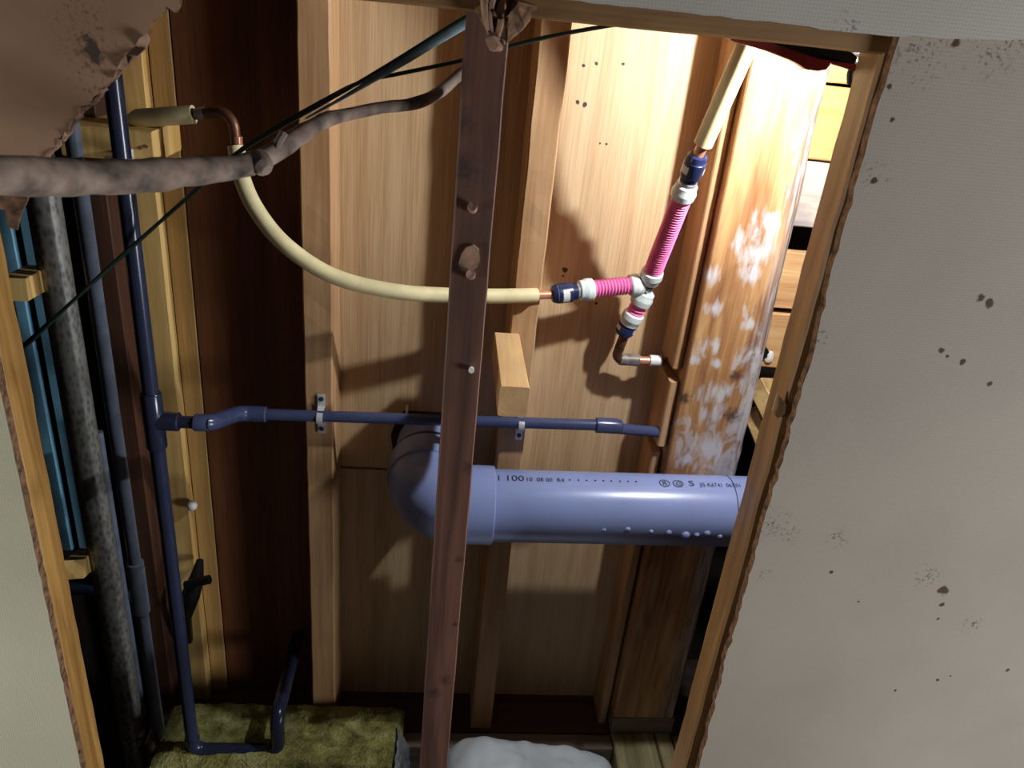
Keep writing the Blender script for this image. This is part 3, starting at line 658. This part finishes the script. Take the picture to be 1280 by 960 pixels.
def coupler(a, b, label, name='coupling'):
    a, b = Vector(a), Vector(b); d = b - a; L = d.length; u = d / L
    o = thing(name, (a + b) / 2, label, 'coupling')
    prof = [(0, .0085), (.02, .0108), (.12, .0120), (.18, .0120), (.20, .0132), (.62, .0132), (.66, .0126), (.68, .0105), (.84, .0105)]
    body = MB().tube([a + d * t for t, r in prof], [r * 1.13 for t, r in prof], 28).build('body', M['coupler'], o)
    MB().tube([a + d * .13, a + d * .19], .0142, 28, caps=False).build('ring', M['navy'], o).parent = body
    mb = MB(); mb.tube([a + d * .30, a + d * .52], .0152, 28, caps=False)
    # a paper label covering part of the circumference
    w = MB(); w.v = mb.v[:]; w.f = [f for i, f in enumerate(mb.f) if i % 28 in (4, 5, 6, 7, 8, 9, 17, 18, 19, 20)]; w.mi = [0] * len(w.f); w.sm = [True] * len(w.f)
    st_ = w.build('sticker', M['white_sleeve'], o); st_['label'] = 'small white sticker'; st_.parent = body
    MB().tube([a + d * .82, a + d * .84, a + d * 1.0], [.0118, .0126, .0126], 28).build('collar_nut', M['chrome'], o)
    return o
def hose(a, b, label, ca=1, cb=1, bend=(0, 0, 0), rad=.0127, pitch=.0035):
    a, b = Vector(a), Vector(b); u = (b - a).normalized(); L = (b - a).length; mid = (a + b) / 2 + Vector(bend)
    o = thing('pink_hose', (a + b) / 2, label, 'hose')
    cl = .023
    n = max(4, int((L - 1.2 * cl) / pitch)) * 4; base = [a.lerp(mid, t * 2) if t < .5 else mid.lerp(b, t * 2 - 1) for t in (0, .5, 1)]
    sp_ = spline([a, mid, b], max(2, n // 2)); rr = [rad + .0011 * cos(i * 2 * pi / 4) for i in range(len(sp_))]
    MB().tube(sp_, rr, 28).build('tube', M['pink'], o)
    for e_, f_, on in ((a, u, ca), (b, -u, cb)):
        if not on: continue
        q0 = e_ - f_ * .004
        MB().tube([q0, q0 + f_ * .002, q0 + f_ * .008, q0 + f_ * .012, q0 + f_ * .013, q0 + f_ * (cl - .002), q0 + f_ * cl], [.0125, .0150, .0155, .0172, .0172, .0164, .0145], 28).build('collar', M['collar'], o)['label'] = 'white plastic collar'
    return o
coupler(Q(690, 368, 1.070), Q(727, 363.5, 1.078), 'navy push-fit coupling with white sticker joining copper to the left pink hose')
hose(Q(726, 363, 1.078), Q(801, 355, 1.095), 'pink corrugated hose running sideways to the left of the tee')
# tee body
o = thing('tee_fitting', tee, 'small metal tee joining the three pink hoses', 'fitting')
mb = MB(); mb.tube([Q(797, 357, 1.095), Q(812, 361, 1.10)], .0085, 20); mb.tube([Q(814, 340, 1.092), Q(808, 362, 1.10), Q(803, 374, 1.105)], .0088, 20); mb.build('body', M['chrome'], o)
MB().tube([Q(812, 350, 1.095), Q(810, 356, 1.098)], .0105, 20).build('ring', M['coupler'], o)
hose(Q(812, 350, 1.092), Q(858, 233, 1.02), 'longest pink corrugated hose rising from the tee to the upper coupling', rad=.0130)
coupler(Q(873, 193, 1.0), Q(858, 232, 1.02), 'navy push-fit coupling above the long rising pink hose')
hose(Q(806, 367, 1.10), Q(787, 403, 1.11), 'shortest pink hose going down from the tee', pitch=.003)
coupler(Q(779, 418, 1.115), Q(789, 397, 1.11), 'navy push-fit coupling below the shortest pink hose')
o = thing('insulated_pipe', Q(905, 120, .98), 'straight cream-insulated copper pipe at upper right, leaning up behind the head rail', 'pipe')
t0 = Q(879, 180, .992); t1 = Q(960, 5, .93); t1 = Q(935, 53, .945)
MB().tube([t0, t0.lerp(t1, 1.25)], [.0122, .0128], 24).build('insulation', M['cream'], o)
MB().tube([Q(882, 173, .99), Q(871, 198, 1.002)], .0072, 20).build('copper_tube', M['copper'], o)
o = thing('copper_elbow', Q(775, 448, 1.11), 'dark copper pipe turning at a soldered elbow into the gap by the battens', 'pipe')
e0, e1_, e2 = Q(783, 412, 1.113), Q(769, 449, 1.12), Q(830, 451, 1.12)
pts = [e0] + fillet(e0, e1_, e2, .010) ; MB().tube(pts, .0078, 18).build('copper_tube', M['copper_old'], o)
MB().tube([pts[-3], pts[-2], pts[-1], Q(800, 450.5, 1.115)], .0094, 18).build('solder_joint', M['solder'], o)
MB().tube([Q(796, 450.5, 1.115), Q(816, 451, 1.115)], .0068, 18).build('copper_tube', M['copper'], o)
MB().tube([Q(812, 450.5, 1.115), Q(826, 451, 1.115)], .0090, 18).build('sleeve', M['white_sleeve'], o)['label'] = 'white plastic sleeve'
MB().tube([Q(824, 451, 1.115), Q(848, 452, 1.115)], .0068, 18).build('copper_tube', M['copper_old'], o)

# ------------------------------------------------------------------ cables, stick, flaps
o = thing('twin_cable', Q(400, 140, .93), 'green-black cable pair stretched diagonally from the dark post to the lower left', 'cable')
p1 = spline([Q(640, -8, .885), Q(577, 24, .89), Q(500, 72, .90), Q(430, 114, .91), Q(370, 148, .92), Q(300, 190, .93), Q(240, 243, .935), Q(140, 330, .93), Q(40, 426, .90), Q(0, 462, .89)], 6)
MB().tube(p1, .0020, 12).build('sheath', M['green'], o)
dz = Vector((.001, .002, -.0055))
p2 = [p + dz for p in p1[:24]]; MB().tube(p2, lerpl([.0052, .0052, .0040, .0022, .001], len(p2)), 12, flat=.45).build('flat_strip', M['bluegrey'], o)['label'] = 'flat blue-grey strip beside the sheath'
tag(MB().tube(spline([Q(800, 26, .875), Q(762, 32, .88), Q(700, 43, .885), Q(640, 57, .888), Q(575, 76, .893), Q(500, 92, .905), Q(450, 103, .915), Q(400, 128, .925), Q(330, 168, .935), Q(290, 196, .94), Q(230, 250, .945), Q(140, 332, .94), Q(38, 424, .905), Q(0, 458, .895)], 6), .0022, 12).build('black_cable', M['green']),
    'single thin black cable running behind the dark post from the top right', 'cable')
st = [(600, 74, .90, 6), (575, 93, .885, 6.5), (545, 118, .87, 7.5), (515, 130, .86, 7.5), (480, 134, .84, 7), (440, 142, .82, 7.5), (405, 151, .80, 9), (370, 172, .77, 12), (335, 195, .74, 14), (300, 208, .71, 15), (250, 213, .67, 18), (190, 219, .63, 20), (120, 222, .59, 22), (60, 221, .55, 23), (0, 219, .51, 24), (-60, 216, .48, 25)]
sp3 = [Q(x, y, Y) for x, y, Y, r in st]; rad3 = [r / FPX * (Q(x, y, Y) - CAM).dot(FX) for x, y, Y, r in st]
pts = spline(sp3, 10); rr = lerpl(rad3, len(pts)); rr = [a * (1 + .16 * noise.noise(p * 45)) for a, p in zip(rr, pts)]
o = thing('bent_stick', Q(300, 208, .71), 'dusty grey-brown bent stick reaching from the left foreground behind the dark post', 'stick')
MB().tube(pts, rr, 20).build('stem', M['stick'], o)
MB().tube([Q(322, 200, .725), Q(330, 209, .715), Q(334, 213, .712)], [.011, .009, .005], 12).build('broken_stub', M['stick'], o)
MB().tube([Q(355, 166, .75), Q(348, 178, .745), Q(343, 192, .74)], [.004, .004, .003], 8).build('bark_ridge', M['stick'], o)

# torn board in the upper left
tp = [(-60, -40), (232, -40), (225, 0), (218, 14), (208, 8), (199, 16), (188, 28), (183, 44), (172, 50), (160, 74), (150, 84), (146, 94), (140, 101), (131, 110), (118, 122), (100, 140), (92, 155), (75, 176), (56, 197), (44, 214), (30, 232), (22, 250), (-60, 262)]
o = thing('torn_board', P(60, 60, .735), 'brown water-stained piece of broken wallboard in the upper left corner', 'board')
pw = [P(x, y, .735) for x, y in tp]; pl = []
for i, (a, b) in enumerate(zip(pw, pw[1:] + pw[:1])):
    n = 1 if i in (0, 21, 22) else max(1, int((b - a).length / .004))
    for k in range(n):
        c = a.lerp(b, k / n); j = noise.noise_vector(c * 160) * (0 if i in (0, 22) else .0022); pl.append((c.x + j.x, c.z + j.z))
MB().slab(pl, .735, .743, 1).build('panel', [M['torn'], M['core']], o)
fp = [(183, 42), (186, 50), (182, 60), (172, 70), (160, 80), (152, 90), (146, 97), (141, 99), (146, 86), (151, 76), (158, 68), (168, 58), (174, 48)]
mb = MB(); vs = [P(x, y, .728 + .004 * (i % 3)) for i, (x, y) in enumerate(fp)]; vs2 = [v + Vector((.0005, .002, 0)) for v in vs]; n = len(vs)
mb.add(vs, [list(range(n))]); mb.add(vs2, [list(range(n))]); mb.add(vs + vs2, [[i, (i + 1) % n, n + (i + 1) % n, n + i] for i in range(n)])
mb.build('peeled_flap', M['flake'], o)
ed_ = [pw[i] for i in range(13, 21)]; e3 = []
for a, b in zip(ed_, ed_[1:]):
    for k in range(6): c = a.lerp(b, k / 6); e3.append(c + noise.noise_vector(c * 200) * .003 + Vector((.0006, .001, -.0006)))
MB().tube(e3, [.0016 + .0012 * abs(noise.noise(p * 120)) for p in e3], 6, smooth=False).build('frayed_edge', M['flake'], o)['label'] = 'pale frayed paper edge'
mb = MB(); vs = [P(x, y, Y) for x, y, Y in ((-10, 232, .735), (38, 236, .735), (34, 250, .733), (25, 270, .73), (21, 288, .728), (10, 284, .73), (6, 262, .733), (-10, 262, .735))]; vs2 = [v + Vector((0, .003, 0)) for v in vs]; n = len(vs)
mb.add(vs, [list(range(n))]); mb.add(vs2, [list(range(n))]); mb.add(vs + vs2, [[i, (i + 1) % n, n + (i + 1) % n, n + i] for i in range(n)]); mb.build('hanging_tail', M['core'], o)

# red clamp and work light at the top right
o = thing('clamp_light', Q(1010, 75, .86), 'red clamp with black grips hanging under the head rail at top right', 'lamp')
Yc = .818
def strip(pts, th, mat, name, Y=Yc, lab=None):
    x = MB().slab([(P(a, b, Y).x, P(a, b, Y).z) for a, b in pts], Y, Y + th, 0).build(name, mat, o)
    if lab: x['label'] = lab
strip([(905, 40), (1040, 70), (1038, 80), (1033, 87), (1022, 89), (1008, 87), (998, 80), (990, 76), (960, 64), (915, 51)], .010, M['red'], 'jaw_arm', lab='red steel arm')
strip([(1022, 68), (1070, 80), (1072, 90), (1040, 80)], .008, M['red'], 'jaw_arm', Yc - .001)
strip([(930, 36), (1066, 66), (1072, 72), (1068, 80), (1024, 74), (1018, 72), (960, 52)], .012, M['black'], 'grip', Yc - .001)
MB().tube(spline([Q(1058, 72, .826), Q(1068, 80, .827), Q(1064, 92, .827), Q(1064, 104, .828)], 6), .0045, 10).build('spring_hook', M['black'], o)
MB().tube(spline([Q(1052, 70, .828), Q(1100, 60, .835), Q(1150, 20, .83)], 5), .003, 8).build('cord', M['black'], o)
MB().blob(LAMP + Vector((.024, -.012, .010)), (.007, .007, .007), 2).build('bulb', M['bulb'], o)
mb = MB(); u = Vector((.8, -.5, .35)).normalized(); mb.tube([LAMP + u * .036, LAMP + u * .042, LAMP + u * .05, LAMP + u * .08], [.018, .017, .012, .010], 20); mb.build('lamp_head', M['black'], o)
ll.use_shadow = True

# small things low down
c = P(240, 632, 1.122); tag(MB().blob(c, (.0085, .0090, .0095), 3).build('nail_cap', M['white_sleeve']), 'small round white plastic cap on the dark plywood at left', 'cap')
o = thing('shadow_blob', P(245, 735, 1.08), 'black blob standing in for dark shadows, with a short tail, low on the dark plywood', 'shadow_blob')  # solid shape put in for black shadows, no real fitting here
MB().tube([P(250, 700, 1.12), P(246, 722, 1.09), P(238, 745, 1.08), P(232, 772, 1.09), P(236, 800, 1.12)], [.006, .012, .016, .010, .008], 14).build('body', M['black'], o)
MB().tube([P(232, 732, 1.075), P(262, 724, 1.075)], .008, 12).build('side_lobe', M['black'], o)

# insulation and bag at the bottom
o = thing('insulation_batt', P(380, 930, .95), 'yellow-green glass wool batt in torn plastic film, bottom left', 'insulation')
def cushion(cx, cy, zt, hx, hy, hz, amp, fr, nx=48, ny=30, seed=0, p=5):
    mb = MB(); vs = []; fs = []
    for side in (1, -1):
        base = len(vs)
        for j in range(ny + 1):
            for i in range(nx + 1):
                u, v = -1 + 2 * i / nx, -1 + 2 * j / ny; h = (max(0, 1 - abs(u) ** p) * max(0, 1 - abs(v) ** p)) ** .4
                q_ = Vector((cx + u * hx, cy + v * hy, zt - hz + side * hz * h)); d = amp * h * (noise.noise(q_ * fr + Vector((seed, 0, 0))) + .5 * noise.noise(q_ * fr * 2.7))
                vs.append(q_ + Vector((d * .4, d * .4, d * side)))
        for j in range(ny):
            for i in range(nx): a = base + j * (nx + 1) + i; fs.append([a, a + 1, a + nx + 2, a + nx + 1])
    return mb.add(vs, fs, 0, True)
pa = P(180, 920, .95); pb = P(505, 880, .98); zw = P(350, 905, .98).z
cushion((pa.x + pb.x) / 2, 1.0, .412, (pb.x - pa.x) / 2, .068, .03, .008, 30).build('glass_wool', M['wool'], o)
zw = .395
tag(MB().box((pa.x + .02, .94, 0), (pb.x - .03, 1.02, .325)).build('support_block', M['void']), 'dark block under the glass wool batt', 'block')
xw = pb.x
mb = MB(); rows = []
for j in range(15):
    y = .925 + .09 * j / 14; ring = []
    for k in range(9):
        t = k / 8; ww = noise.noise(Vector((y * 40, t * 4, 0))) * .008
        ring.append(Vector((xw - .01 + .022 * sin(t * pi * .8) + ww, y, zw + .012 - t * .13 + ww)))
    rows.append(ring)
vs = [v for r_ in rows for v in r_]; fs = [[j * 9 + k, j * 9 + k + 1, (j + 1) * 9 + k + 1, (j + 1) * 9 + k] for j in range(14) for k in range(8)]
mb.add(vs, fs, 0, True); mb.build('plastic_film', M['film'], o)['label'] = 'crinkled silvery plastic film along the right edge'
zbag = P(590, 908, 1.0).z
ba, bb = P(558, 940, .93), P(786, 950, .93)
o = cushion((ba.x + bb.x) / 2 - .002, .90, zbag + .0, (bb.x - ba.x) / 2 + .004, .115, .10, .014, 14, p=4).build('white_bag', M['bag'])
tag(o, 'bulging white plastic bag on the ground between the dark post and mossy joist', 'bag')
for v in o.data.vertices:                          # sags towards the right
    v.co.z -= .075 * max(0, (v.co.x + .12)) ** 1 * 1.6
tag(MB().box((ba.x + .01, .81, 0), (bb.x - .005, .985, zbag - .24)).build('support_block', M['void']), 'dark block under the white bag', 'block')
